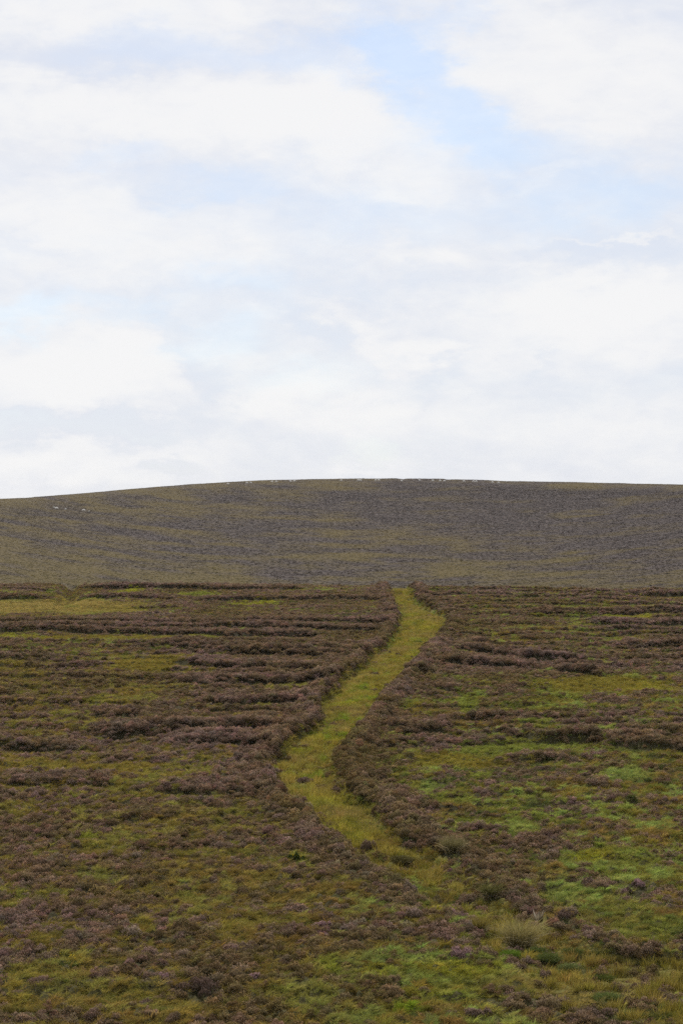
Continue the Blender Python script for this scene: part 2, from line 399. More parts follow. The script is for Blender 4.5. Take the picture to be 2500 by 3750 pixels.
# ------------------------------------------------------------------ layout of the hill
RIDGE = np.array([(-4000, 2010), (-1500, 1910), (0, 1827), (100, 1823), (250, 1811), (400, 1798), (638, 1778), (820, 1766.5), (1000, 1757.5), (1250, 1753),
                  (1450, 1752), (1475, 1755), (1492, 1752.5), (1620, 1754), (1635, 1757), (1660, 1755.5), (1750, 1757), (1840, 1762), (2000, 1764),
                  (2250, 1769), (2300, 1771), (2500, 1775), (4500, 1840), (7000, 1960)], float)
HD0, HD1, HV0 = 430.0, 1000.0, 2215.0
def hill_v(u, D):
    vr = np.interp(u, RIDGE[:, 0], RIDGE[:, 1])
    s = (D - HD0) / (HD1 - HD0)
    v = HV0 + (vr - HV0) * (1 - np.abs(1 - np.clip(s, -1, 1)) ** 1.65)
    return v, s
def hill_height(X, D):
    X = np.asarray(X, float); D = np.asarray(D, float)
    u = CX + F * X / D
    v, s = hill_v(u, D)
    z = CZ - (v - CY) / F * D
    beyond = np.clip(D - HD1, 0, None)
    z = z - 0.00025 * beyond ** 2 * np.where(beyond < 200, 1, 200 / np.maximum(beyond, 200))
    roll = 1 - sstep(0.88, 0.99, s) * 0.9
    z = z + ((fbm(X * 0.018, D * 0.012, 21, 4) - 0.5) * 1.3 + (fbm(X * 0.2, D * 0.1, 22, 3) - 0.5) * 0.22) * roll
    z = z + (fbm(X * 0.12, D * 0.05, 25, 3) - 0.5) * 0.3
    for (ua, va, ub, vb) in DITCH:
        Du = np.interp(v, [va, vb], [ua, ub])
        d = np.abs(u - Du) / F * D
        m = sstep(va - 6, va + 4, v) * (1 - sstep(vb + 10, vb + 20, v))
        z = z - 0.12 * np.exp(-(d / 0.8) ** 2) * m
    return z
DITCH = [(327, 2075, 291, 2127), (494, 2078, 466, 2134), (650, 2090, 634, 2138), (805, 2092, 821, 2138), (977, 2107, 994, 2140), (1145, 2115, 1160, 2140)]
HG_V = np.array([1750, 1775, 1800, 1850, 1900, 1950, 2000, 2050, 2100, 2150], float)
HG = np.array([
    [.95, .95, .95, .85, .8, .8, .85, .85, .9], [.95, .9, .9, .72, .42, .42, .5, .6, .7], [.9, .8, .7, .5, .14, .08, .1, .12, .24], [.7, .62, .5, .45, .16, .08, .12, .12, .08],
    [.5, .45, .45, .6, .3, .22, .16, .16, .10], [.5, .45, .35, .5, .5, .36, .3, .2, .14], [.66, .6, .42, .36, .58, .42, .32, .28, .18],
    [.72, .74, .6, .45, .46, .62, .36, .4, .28], [.82, .82, .76, .6, .42, .55, .62, .56, .45], [.8, .8, .78, .7, .5, .5, .6, .6, .55]])
def hill_grass(u, v):
    fu = np.clip(u / 312.5, 0, 7.999)
    fv = np.clip(np.interp(v, HG_V, np.arange(len(HG_V))), 0, len(HG_V) - 1.001)
    i, j = fv.astype(int), fu.astype(int)
    a, b = fv - i, fu - j
    f = HG[i, j] * (1 - a) * (1 - b) + HG[i + 1, j] * a * (1 - b) + HG[i, j + 1] * (1 - a) * b + HG[i + 1, j + 1] * a * b
    vr = np.interp(u, RIDGE[:, 0], RIDGE[:, 1])
    shear = np.interp(u, [-500, 300, 1300, 2500, 3500], [.16, .16, .10, .03, -.02])
    vv = v - shear * u
    n = fbm(u / 210.0, vv / 16.0, 41, 5, .6)
    n2 = fbm(u / 60.0, vv / 7.0, 43, 3, .6)
    q = (n - .5) * 1.9 + (n2 - .5) * .35 + .5
    g = sstep(-0.5, 0.5, f - q)
    d = 0
    for (ua, va, ub, vb) in DITCH:
        Du = np.interp(v, [va, vb], [ua, ub])
        wd = np.interp(v, [va, vb], [4.5, 11.0])
        d = np.maximum(d, np.exp(-((u - Du) / wd) ** 2) * sstep(va - 4, va + 6, v) * (1 - sstep(vb + 10, vb + 16, v)))
    return g, d

# ------------------------------------------------------------------ materials
def attr(tree, name, typ='GEOMETRY'):
    n = tree.nodes.new('ShaderNodeAttribute')
    n.attribute_name = name
    n.attribute_type = typ
    return n

def new_mat(name):
    m = bpy.data.materials.new(name)
    m.use_nodes = True
    m.node_tree.nodes.clear()
    out = m.node_tree.nodes.new('ShaderNodeOutputMaterial')
    return m, m.node_tree, out

def mixrgb(tree, fac, a, b, blend='MIX'):
    n = tree.nodes.new('ShaderNodeMix')
    n.data_type = 'RGBA'
    n.blend_type = blend
    for i, v in ((0, fac), (6, a), (7, b)):
        if isinstance(v, (int, float)):
            n.inputs[i].default_value = v
        elif isinstance(v, tuple):
            n.inputs[i].default_value = (*v[:3], 1)
        else:
            tree.links.new(v, n.inputs[i])
    return n.outputs[2]

def plant_material(name, base=None, tip=None, transl=0.25, rough=0.9):
    """leafy matter: colour runs from base to tip; colours come from the instance unless given"""
    m, t, out = new_mat(name)
    a = attr(t, 'tip')
    rnd = attr(t, 'rnd')
    cb = base if base else attr(t, 'col_base', 'INSTANCER').outputs['Color']
    ct = tip if tip else attr(t, 'col_tip', 'INSTANCER').outputs['Color']
    c = mixrgb(t, a.outputs['Fac'], cb, ct)
    v = math_node(t, 'MULTIPLY_ADD', rnd.outputs['Fac'], 0.9, 0.55)
    hsv = t.nodes.new('ShaderNodeHueSaturation')
    t.links.new(c, hsv.inputs['Color'])
    t.links.new(v, hsv.inputs['Value'])
    d = t.nodes.new('ShaderNodeBsdfDiffuse')
    tr = t.nodes.new('ShaderNodeBsdfTranslucent')
    t.links.new(hsv.outputs[0], d.inputs['Color'])
    t.links.new(hsv.outputs[0], tr.inputs['Color'])
    mx = t.nodes.new('ShaderNodeMixShader')
    mx.inputs[0].default_value = transl
    t.links.new(d.outputs[0], mx.inputs[1])
    t.links.new(tr.outputs[0], mx.inputs[2])
    t.links.new(mx.outputs[0], out.inputs['Surface'])
    return m

def ground_material(name, c_peat, c_grass, mask='grass', scale=1.2):
    m, t, out = new_mat(name)
    tc = t.nodes.new('ShaderNodeTexCoord')
    n1 = t.nodes.new('ShaderNodeTexNoise'); n1.inputs['Scale'].default_value = scale; n1.inputs['Detail'].default_value = 8; n1.inputs['Roughness'].default_value = .65
    n2 = t.nodes.new('ShaderNodeTexNoise'); n2.inputs['Scale'].default_value = scale * 9; n2.inputs['Detail'].default_value = 5
    t.links.new(tc.outputs['Object'], n1.inputs['Vector']); t.links.new(tc.outputs['Object'], n2.inputs['Vector'])
    p = mixrgb(t, n1.outputs['Fac'], tuple(x * .65 for x in c_peat), tuple(x * 1.35 for x in c_peat))
    g = mixrgb(t, n2.outputs['Fac'], tuple(x * .65 for x in c_grass), tuple(x * 1.4 for x in c_grass))
    c = mixrgb(t, attr(t, mask).outputs['Fac'], p, g)
    b = t.nodes.new('ShaderNodeBump'); b.inputs['Strength'].default_value = .6; b.inputs['Distance'].default_value = .15 / scale
    t.links.new(n2.outputs['Fac'], b.inputs['Height'])
    s = t.nodes.new('ShaderNodeBsdfPrincipled'); s.inputs['Roughness'].default_value = .95; s.inputs['Specular IOR Level'].default_value = .1
    t.links.new(c, s.inputs['Base Color']); t.links.new(b.outputs[0], s.inputs['Normal'])
    t.links.new(s.outputs[0], out.inputs['Surface'])
    return m

MAT_HEATHER = plant_material('heather_sprigs')
MAT_GRASS = plant_material('grass_blades', transl=0.35)
MAT_MOOR = ground_material('peat_and_moss', (0.026, 0.020, 0.013), (0.065, 0.062, 0.02))
MAT_TRACK = ground_material('trodden_grass', (0.10, 0.085, 0.025), (0.12, 0.11, 0.03))
MAT_HILL = ground_material('hill_moor', (0.062, 0.049, 0.045), (0.080, 0.059, 0.020), scale=.35)

# ------------------------------------------------------------------ mesh helpers
def mesh_from(name, V, Fc, attrs=None, smooth=True):
    """V (n,3); Fc list of arrays (k, 3 or 4)"""
    me = bpy.data.meshes.new(name)
    V = np.asarray(V, np.float32)
    me.vertices.add(len(V))
    me.vertices.foreach_set('co', V.ravel())
    idx = np.concatenate([f.ravel() for f in Fc]).astype(np.int32)
    tot = np.concatenate([np.full(len(f), f.shape[1]) for f in Fc]).astype(np.int32)
    st = np.concatenate([[0], np.cumsum(tot)[:-1]]).astype(np.int32)
    me.loops.add(len(idx)); me.loops.foreach_set('vertex_index', idx)
    me.polygons.add(len(tot)); me.polygons.foreach_set('loop_start', st); me.polygons.foreach_set('loop_total', tot)
    me.polygons.foreach_set('use_smooth', np.full(len(tot), smooth))
    for k, a in (attrs or {}).items():
        at = me.attributes.new(k, 'FLOAT', 'POINT')
        at.data.foreach_set('value', np.asarray(a, np.float32))
    me.update(calc_edges=True)
    me.validate()
    return me

def link(name, me, mat=None, parent=None):
    o = bpy.data.objects.new(name, me)
    if mat is not None:
        me.materials.append(mat)
    COL.objects.link(o)
    o.parent = parent
    return o

def tag(o, label=None, category=None, group=None, kind=None):
    for k, val in (('label', label), ('category', category), ('group', group), ('kind', kind)):
        if val:
            o[k] = val
    return o

def grid_faces(nr, nc):
    i = np.arange(nr - 1)[:, None] * nc + np.arange(nc - 1)[None, :]
    i = i.ravel()
    return np.stack([i, i + 1, i + nc + 1, i + nc], 1)

def fan(dists, tans):
    D = np.repeat(dists[:, None], len(tans), 1)
    X = D * tans[None, :]
    return X.ravel(), D.ravel()

# ------------------------------------------------------------------ the ground
dists = np.concatenate([np.linspace(-60, 34, 12), np.geomspace(38, 206, 620), np.linspace(208, 330, 30)])
tans = np.concatenate([-np.geomspace(1.6, .26, 14), np.linspace(-.25, .25, 420), np.geomspace(.26, 1.6, 14)])
DD = np.repeat(dists[:, None], len(tans), 1)
XX = np.maximum(DD, 38) * tans[None, :]
Xf, Df = XX.ravel(), DD.ravel()
fl = moor_fields(Xf, np.maximum(Df, 30.0))
Zf = moor_height(Xf, Df, fl)
gm = np.clip(1 - fr_map(fl[0], fl[1]) + sstep(-.1, .2, fl[2]), 0, 1)
me = mesh_from('moor_ground', np.stack([Xf, Df, Zf], 1), [grid_faces(len(dists), len(tans))], {'grass': gm})
moor = link('moor_ground', me, MAT_MOOR)
tag(moor, 'peaty moorland ground under the heather in front of the hill', 'ground', kind='structure')

# the track: a strip of trodden ground that follows the moor between its two edges
tv = np.concatenate([np.linspace(2122, 3600, 420)])
tD = dist_of(tv)
ul = np.interp(tv, TRL[:, 0], TRL[:, 1]); ur = np.interp(tv, TRR[:, 0], TRR[:, 1])
ur = np.minimum(ur, ul + 900)
k = np.linspace(0, 1, 16)
tu = ul[:, None] * (1 - k) + ur[:, None] * k
tX = ((tu - CX) / F * tD[:, None]).ravel(); tDD = np.repeat(tD[:, None], 16, 1).ravel()
tz = moor_height(tX, tDD) + 0.03
me = mesh_from('track', np.stack([tX, tDD, tz], 1), [grid_faces(len(tv), 16)[:, ::-1]], {'grass': fbm(tX, tDD, 3)})
tag(link('track', me, MAT_TRACK), 'grassy track winding up through the heather to the crest', 'track', kind='structure')

hd = np.concatenate([np.linspace(300, 425, 14), np.linspace(430, 1010, 520), np.geomspace(1015, 1500, 30)])
ht = np.concatenate([-np.geomspace(1.0, .25, 40), np.linspace(-.245, .245, 640), np.geomspace(.25, 1.0, 40)])
hX, hD = fan(hd, ht)
hz = hill_height(hX, hD)
hu = CX + F * hX / hD
hv, hs = hill_v(hu, hD)
hg, hdit = hill_grass(hu, hv)
me = mesh_from('hill', np.stack([hX, hD, hz], 1), [grid_faces(len(hd), len(ht))], {'grass': hg})
tag(link('hill', me, MAT_HILL), 'broad rounded moorland hill rising behind the heather moor', 'hill', kind='structure')

# ------------------------------------------------------------------ plants as meshes
def heather_geo(rng, n=230, R=.26, H=.3, sub=5, w=.012, Lmin=.06, Lmax=.13):
    """a heather clump: a lumpy dome of upright sprigs (spindles), tips carrying flowers"""
    ctr = rng.normal(0, R * .5, (sub, 2)); rad = rng.uniform(.45, .8, sub) * R; top = rng.uniform(.6, 1.05, sub) * H
    j = rng.integers(0, sub, n)
    r = np.sqrt(rng.random(n)); th = rng.random(n) * 2 * np.pi
    cx = ctr[j, 0] + r * rad[j] * np.cos(th); cy = ctr[j, 1] + r * rad[j] * np.sin(th)
    cz = top[j] * np.sqrt(np.clip(1 - .93 * r ** 2, 0, 1)) * rng.uniform(.72, 1.06, n) + .01
    T = np.stack([cx, cy, cz], 1)
    d = np.stack([r * np.cos(th) * .75, r * np.sin(th) * .75, np.full(n, .85)], 1) + rng.normal(0, .28, (n, 3))
    d /= np.linalg.norm(d, axis=1)[:, None]
    L = rng.uniform(Lmin, Lmax, n)[:, None]
    B = T - d * L
    side = np.cross(d, rng.normal(0, 1, (n, 3))); side /= np.linalg.norm(side, axis=1)[:, None]
    oth = np.cross(d, side)
    ww = (w * rng.uniform(.6, 1.3, n))[:, None]
    V = np.zeros((n, 5, 3))
    V[:, 0] = B; V[:, 4] = T
    mid = B + d * L * .55
    for q in range(3):
        a = q * 2.0944
        V[:, 1 + q] = mid + (side * math.cos(a) + oth * math.sin(a)) * ww
    f = np.array([[0, 2, 1], [0, 3, 2], [0, 1, 3], [1, 2, 4], [2, 3, 4], [3, 1, 4]])
    Fc = (np.arange(n)[:, None, None] * 5 + f[None]).reshape(-1, 3)
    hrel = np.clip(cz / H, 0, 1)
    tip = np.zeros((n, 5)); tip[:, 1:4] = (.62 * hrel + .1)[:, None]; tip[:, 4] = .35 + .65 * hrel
    rnd = np.repeat(rng.random(n)[:, None], 5, 1)
    return V.reshape(-1, 3), Fc, tip.ravel(), rnd.ravel()

def grass_geo(rng, n=46, R=.12, Lmin=.16, Lmax=.34, w=.008, bend=.9, lean=0.0, wind=(0.35, -.1), seg=4, upright=0.0):
    th = rng.random(n) * 2 * np.pi
    r = np.sqrt(rng.random(n)) * R
    root = np.stack([r * np.cos(th), r * np.sin(th), np.full(n, -.02)], 1)
    oth = th + rng.normal(0, .7, n)
    out = np.stack([np.cos(oth), np.sin(oth)], 1) * (r / R * .8 + .25)[:, None] + np.array(wind)
    L = rng.uniform(Lmin, Lmax, n)
    bd = bend * rng.uniform(.4, 1.2, n)
    ts = np.linspace(0, 1, seg)
    P = np.zeros((n, seg, 3))
    for i, t in enumerate(ts):
        P[:, i, :2] = root[:, :2] + out * (L * (bd * t ** 2 * .85 + (1 - upright) * .15 * t))[:, None]
        P[:, i, 2] = root[:, 2] + L * (t - .42 * bd * t ** 2.2)
    dirv = P[:, -1] - P[:, 0]
    side = np.cross(dirv, np.stack([rng.normal(0, 1, n), rng.normal(0, 1, n), rng.normal(0, .4, n)], 1))
    side /= np.linalg.norm(side, axis=1)[:, None] + 1e-9
    wd = w * rng.uniform(.6, 1.3, n)
    nv = (seg - 1) * 2 + 1
    V = np.zeros((n, nv, 3)); tip = np.zeros((n, nv))
    for i in range(seg - 1):
        k_ = (1 - (ts[i]) ** 1.5 * .75)
        V[:, 2 * i] = P[:, i] - side * (wd * k_)[:, None]
        V[:, 2 * i + 1] = P[:, i] + side * (wd * k_)[:, None]
        tip[:, 2 * i:2 * i + 2] = ts[i]
    V[:, -1] = P[:, -1]; tip[:, -1] = 1
    quads = np.array([[2 * i, 2 * i + 1, 2 * i + 3, 2 * i + 2] for i in range(seg - 2)])
    a = 2 * (seg - 2)
    F4 = (np.arange(n)[:, None, None] * nv + quads[None]).reshape(-1, 4)
    F3 = (np.arange(n)[:, None] * nv + np.array([a, a + 1, nv - 1])[None])
    rnd = np.repeat(rng.random(n)[:, None], nv, 1)
    return V.reshape(-1, 3), [F4, F3], tip.ravel(), rnd.ravel()

def proto_collection(name, makers, mat):
    c = bpy.data.collections.new(name)
    for i, mk in enumerate(makers):
        V, Fc, tip, rnd = mk
        Fc = Fc if isinstance(Fc, list) else [Fc]
        me = mesh_from('%s_%02d' % (name, i), V, Fc, {'tip': tip, 'rnd': rnd}, smooth=False)
        me.materials.append(mat)
        o = bpy.data.objects.new('%s_%02d' % (name, i), me)
        c.objects.link(o)
    return c

def scatter(name, pts, rot, scl, idx, cb, ct, coll, label, category):
    """one stuff object: points carrying one clump each"""
    n = len(pts)
    me = bpy.data.meshes.new(name)
    me.vertices.add(n)
    me.vertices.foreach_set('co', np.asarray(pts, np.float32).ravel())
    for nm, typ, key, dat in (('rot', 'FLOAT_VECTOR', 'vector', rot), ('scl', 'FLOAT_VECTOR', 'vector', scl), ('col_base', 'FLOAT_VECTOR', 'vector', cb),
                              ('col_tip', 'FLOAT_VECTOR', 'vector', ct)):
        a = me.attributes.new(nm, typ, 'POINT')
        a.data.foreach_set(key, np.asarray(dat, np.float32).ravel())
    a = me.attributes.new('idx', 'INT', 'POINT')
    a.data.foreach_set('value', np.asarray(idx, np.int32))
    o = link(name, me)
    ng = bpy.data.node_groups.new(name + '_nodes', 'GeometryNodeTree')
    ng.interface.new_socket('Geometry', in_out='INPUT', socket_type='NodeSocketGeometry')
    ng.interface.new_socket('Geometry', in_out='OUTPUT', socket_type='NodeSocketGeometry')
    gi = ng.nodes.new('NodeGroupInput'); go = ng.nodes.new('NodeGroupOutput')
    ci = ng.nodes.new('GeometryNodeCollectionInfo')
    ci.inputs['Collection'].default_value = coll
    ci.inputs['Separate Children'].default_value = True
    ci.inputs['Reset Children'].default_value = True
    ip = ng.nodes.new('GeometryNodeInstanceOnPoints')
    ip.inputs['Pick Instance'].default_value = True
    def na(nm, typ):
        q = ng.nodes.new('GeometryNodeInputNamedAttribute'); q.data_type = typ
        q.inputs['Name'].default_value = nm
        return q.outputs['Attribute']
    lk = ng.links.new
    lk(gi.outputs[0], ip.inputs['Points']); lk(ci.outputs[0], ip.inputs['Instance'])
    lk(na('idx', 'INT'), ip.inputs['Instance Index'])
    er = ng.nodes.new('FunctionNodeEulerToRotation')
    lk(na('rot', 'FLOAT_VECTOR'), er.inputs[0]); lk(er.outputs[0], ip.inputs['Rotation'])
    lk(na('scl', 'FLOAT_VECTOR'), ip.inputs['Scale'])
    lk(ip.outputs[0], go.inputs[0])
    md = o.modifiers.new('scatter', 'NODES'); md.node_group = ng
    tag(o, label, category, kind='stuff')
    return o

rng = np.random.default_rng(11)
H_COLL = proto_collection('heather_clump', [heather_geo(rng, 430, rng.uniform(.22, .3), rng.uniform(.21, .29), int(rng.integers(4, 8)), .0085, .04, .095) for _ in range(9)], MAT_HEATHER)
G_COLL = proto_collection('grass_tuft', [grass_geo(rng, 46, rng.uniform(.09, .15), .14, .32, .007, rng.uniform(.7, 1.2)) for _ in range(8)], MAT_GRASS)
T_COLL = proto_collection('track_tuft', [grass_geo(rng, 40, rng.uniform(.10, .16), .18, .42, .006, rng.uniform(.35, .7), upright=.6) for _ in range(6)], MAT_GRASS)
HH_COLL = proto_collection('hill_clump', [heather_geo(rng, 30, .36, .22, 4, .035, .09, .17) for _ in range(6)], MAT_HEATHER)

def fan_points(n, d0, d1, half, side=0.0):
    """points spread evenly over the ground between two distances"""
    g = np.linspace(d0, d1, 2000)
    c = np.cumsum(half * g + side); c = (c - c[0]) / (c[-1] - c[0])
    D = np.interp(rng.random(n), c, g)
    X = (rng.random(n) * 2 - 1) * (half * D + side)
    return X, D

def patch_fields(u, v, X, D):
    """how strongly a grass patch holds a place, and its colour"""
    wu = (fbm(X * .6, D * .35, 51, 3) - .5) * 90
    wv = (fbm(X * .6 + 40, D * .35, 52, 3) - .5) * 34 * np.interp(v, [2150, 2600, 3600], [.35, .8, 1.3])
    s = np.zeros_like(u); c = np.zeros((len(u), 3)); wsum = np.full(len(u), 1e-6)
    for (pu, pv, ru, rv, kind, st) in PATCHES:
        r2 = ((u + wu - pu) / ru) ** 2 + ((v + wv - pv) / rv) ** 2
        w = st * (.72 if (pu < 1250 and pv > 2860) else .92) * (1 - sstep(.55, 1.25, np.sqrt(r2)))
        s = np.maximum(s, w)
        c += w[:, None] * np.array(GCOL[kind]); wsum += w
    return s, c / wsum[:, None]

def jitter(c, amt, n):
    return c * (1 + rng.normal(0, amt, (n, 1))) * (1 + rng.normal(0, amt * .35, (n, 3)))

# single plants that stand out: u, v of the root, width and height as bearings
BUSHES = [
    (1667, 3534, 70, 42, 'pink', 'bright pink flowering heather bush in two lobes beside green grass below the track'),
    (1890, 3525, 72, 42, 'brown', 'rounded purple brown heather bush on the lower left edge of the track'),
    (1993, 3542, 52, 40, 'brown', 'pale brown dome of heather standing alone in the lower track grass'),
    (1676, 3362, 66, 42, 'pink', 'purple topped heather bush left of the leaning orange grass tuft'),
    (2069, 3362, 78, 36, 'dark', 'dark brown heather bush right of the bleached bare stems'),
    (1176, 3412, 50, 24, 'pink', 'small pink flowering heather bush left of the track in dark green grass'),
    (598, 3612, 44, 28, 'pink', 'small pink heather bush beside the dark hollow at the lower left'),
    (925, 3612, 50, 26, 'pink', 'low pinkish heather bush near the bottom between dark hollow and pale grass patch'),
    (733, 3648, 130, 44, 'dark', 'large dark brown heather bush shading a hollow at the bottom left'),
    (1110, 2832, 84, 24, 'brown', 'heather bush growing in the middle of the track at its bend'),
    (1345, 3086, 66, 46, 'brown', 'heather bush with dark top at the left edge of the narrow track'),
    (1451, 3118, 34, 26, 'dark', 'small upright heather bush in the narrow part of the track'),
    (2187, 3692, 140, 40, 'brown', 'wide purple brown heather bush at the bottom right corner'),
    (1744, 3722, 80, 34, 'brown', 'purple brown heather bush at the bottom edge right of vivid green grass'),
    (1457, 2384, 34, 14, 'dark', 'tiny heather bush in the upper track beside the left bank'),
    (1373, 2448, 36, 16, 'brown', 'greyish heather bush in the upper track at the foot of the left bank'),
    (1236, 2866, 46, 34, 'brown', 'heather bush spilling from the right bank into the track bend'),
    (2065, 3690, 90, 30, 'dark', 'low dark heather bush among straw grass at the bottom right'),
    (2330, 3245, 60, 26, 'pink', 'purple topped heather bush among green grass on the right'),
    (2300, 3260, 44, 22, 'dark', 'dark heather bush just left of the purple one on the right'),
    (1610, 3318, 70, 28, 'pink', 'purple heather bush above the yellow green grass patch left of the track'),
]
GC = 'green grass cushions beside the track'
TUSSOCKS = [
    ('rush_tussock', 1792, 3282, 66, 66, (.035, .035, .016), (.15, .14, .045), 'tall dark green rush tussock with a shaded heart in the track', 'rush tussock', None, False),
    ('grass_tussock', 1900, 3424, 150, 104, (.13, .11, .04), (.36, .30, .12), 'largest straw coloured grass tussock in the lower track', 'grass tussock', None, False),
    ('grass_tussock', 1747, 3408, 62, 66, (.10, .085, .02), (.24, .185, .05), 'leaning orange olive grass tuft left of the largest straw tussock', 'grass tussock', None, False),
    ('grass_tussock', 1655, 3140, 80, 60, (.08, .07, .025), (.22, .19, .085), 'pale loose grass tussock in the middle of the narrow track', 'grass tussock', None, False),
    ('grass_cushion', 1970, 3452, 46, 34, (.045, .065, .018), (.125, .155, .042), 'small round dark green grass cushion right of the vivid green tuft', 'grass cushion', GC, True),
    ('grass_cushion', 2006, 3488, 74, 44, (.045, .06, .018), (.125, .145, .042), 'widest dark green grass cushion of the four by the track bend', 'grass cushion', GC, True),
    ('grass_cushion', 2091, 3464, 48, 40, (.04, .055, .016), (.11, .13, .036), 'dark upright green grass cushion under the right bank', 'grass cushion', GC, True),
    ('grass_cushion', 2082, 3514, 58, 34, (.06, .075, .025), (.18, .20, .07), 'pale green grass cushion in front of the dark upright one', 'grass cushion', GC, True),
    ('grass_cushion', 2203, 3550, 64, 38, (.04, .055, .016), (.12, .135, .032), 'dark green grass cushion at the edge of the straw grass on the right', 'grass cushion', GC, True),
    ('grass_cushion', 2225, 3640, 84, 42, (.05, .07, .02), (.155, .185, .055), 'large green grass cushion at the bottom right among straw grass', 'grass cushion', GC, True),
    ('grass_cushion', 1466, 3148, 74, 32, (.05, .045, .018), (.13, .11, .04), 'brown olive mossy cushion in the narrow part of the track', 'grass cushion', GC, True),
    ('grass_cushion', 1529, 2338, 26, 14, (.06, .08, .025), (.15, .19, .05), 'tiny bright green grass cushion in the upper track', 'grass cushion', GC, True),
    ('grass_cushion', 1863, 3474, 60, 36, (.07, .11, .016), (.14, .21, .03), 'vivid green grass tuft left of the dark round cushions', 'grass cushion', GC, True),
]
OTHERS = [(1972, 3352, 40), (1081, 3160, 56), (255, 3556, 60)]
CLEAR = np.array([(*ground_pt(a[0], a[1]), a[2] / F * float(dist_of(a[1])) * .5) for a in BUSHES]
                 + [(*ground_pt(a[1], a[2]), a[3] / F * float(dist_of(a[2])) * .42) for a in TUSSOCKS]
                 + [(*ground_pt(a[0], a[1]), a[2] / F * float(dist_of(a[1])) * .5) for a in OTHERS])
def clear_of(X, D):
    """True where no single plant stands"""
    ok = np.ones(len(X), bool)
    for (cx_, cd_, r_) in CLEAR:
        dd = D - cd_
        dd = np.where(dd < 0, dd * .42, dd)
        ok &= (X - cx_) ** 2 + dd ** 2 > (r_ + .06) ** 2
    return ok

# ---- heather and moor grass share one survey of the ground
NP = 240000
X, D = fan_points(NP, 41, 214, .178, 4.5)
u, v, t_in, sh, boost, front = moor_fields(X, D)
ps, pc = patch_fields(u, v, X, D)
fr = fr_map(u, v)
_, fp, fst = furrows(X, D, v)
fr = fr + fst * (.16 * (fp < .55) - .18 * (fp > .72))
edge = sstep(-1.7, -1.0, t_in) * (t_in < 0) * np.where(v > 3150, .45, 1.0)
fr = fr - .03 - .09 * sstep(1450, 1650, u) * sstep(2520, 2650, v) + boost * .6 + edge * .6 - ps * .88 - front * .9
wx = X + (vnoise(X * 1.6, D * 1.6, 13) - .5) * .35; wy = D + (vnoise(X * 1.6 + 9, D * 1.6, 14) - .5) * .35
_, ccx, ccy, crn, cox, coy = cells(wx, wy, CELL, 17)
def rank(a):
    r = np.empty(len(a)); r[np.argsort(a)] = np.linspace(0, 1, len(a)); return r
q = rank(.5 * rank(fbm(ccx * .42, ccy * .34, 61, 3, .6)) + .75 * crn + .22 * rng.random(NP))
LOW = sstep(3060, 3180, v)
MID = sstep(2560, 2640, v) * (1 - sstep(2840, 2900, v))
in_ok = (t_in < -.18) | (crn * 7.3 % 1 < .03 + .08 * MID + .20 * LOW)
fr = np.where(t_in > -.1, 1.1, fr)
cls = crn * 7.3 % 1
is_h = (q < fr) & in_ok
free = clear_of(X, D)
z = moor_height(X, D, (u, v, t_in, sh, boost, front))
# heather
m = is_h & free
n = int(m.sum())
vig = np.clip((fr[m] - q[m]) * 1.3 + .25, 0, 1)
size = (.50 + .40 * vig) * rng.uniform(.72, 1.28, n) * (1 + .10 * boost[m] + .10 * edge[m])
far = np.interp(D[m], [60, 200], [1.0, 1.12])
size = size * np.where(v[m] < 2350, .82, 1.0)
scl = np.stack([size * far, size * far, size * rng.uniform(.8, 1.2, n) * (1 + .12 * boost[m] + .15 * edge[m])], 1)
rot = np.stack([rng.normal(0, .12, n) - coy[m] * .7, rng.normal(0, .12, n) + cox[m] * .7, rng.random(n) * 0], 1)
cr2 = (crn[m] * 13.7) % 1; cr3 = (crn[m] * 29.3) % 1
bloom = np.clip((fbm(X[m] * .13, D[m] * .1, 81, 3) - .5) * 1.6 + .40 + (cr2 - .5) * .8 + rng.normal(0, .14, n), 0, 1)[:, None]
olive = np.clip((fbm(X[m] * .2, D[m] * .16, 83, 3) - .43) * 3 + (cr3 - .5) * 1.1 + rng.normal(0, .15, n), 0, 1)[:, None] * (1 - boost[m] * .7)[:, None]
c_brown, c_purple, c_olive = np.array((.490, .338, .205)), np.array((.600, .410, .350)), np.array((.410, .315, .110))
ct = c_brown * (1 - bloom) + c_purple * bloom
ct = ct * (1 - .7 * olive) + c_olive * .7 * olive
ct = jitter(ct, .13, n) * (.8 + .4 * ((crn[m] * 7.9) % 1))[:, None]
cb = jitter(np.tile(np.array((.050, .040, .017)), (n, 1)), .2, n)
scatter('heather', np.stack([X[m], D[m], z[m] - .02], 1), rot, scl, rng.integers(0, 9, n), cb, ct, H_COLL,
        'brown and dull purple heather covering the moor on both sides of the track', 'heather')
# moor grass: fills what heather leaves, and pokes through it
keep = ~((front > .45) & (rng.random(NP) < .8)) & (v > 0)
keep &= (~is_h & ((t_in < .1) | (crn * 7.3 % 1 < .03 + .17 * MID + .50 * LOW))) | (is_h & (rng.random(NP) < .15) & (t_in < .1) & (boost < .5))
def moor_grass_pts(keep):
    Xg, Dg = X[keep], D[keep]
    rep = 4
    Xg = np.repeat(Xg, rep) + rng.normal(0, .17, len(Xg) * rep); Dg = np.repeat(Dg, rep) + rng.normal(0, .17, len(Dg) * rep)
    return Xg, Dg
Xg, Dg = moor_grass_pts(keep & free)
n = len(Xg)
fg = moor_fields(Xg, Dg)
zg = moor_height(Xg, Dg, fg)
psg, pcg = patch_fields(fg[0], fg[1], Xg, Dg)
wx = Xg + (vnoise(Xg * 1.6, Dg * 1.6, 13) - .5) * .35; wy = Dg + (vnoise(Xg * 1.6 + 9, Dg * 1.6, 14) - .5) * .35
_, _, _, grn, gox, goy = cells(wx, wy, CELL, 17)
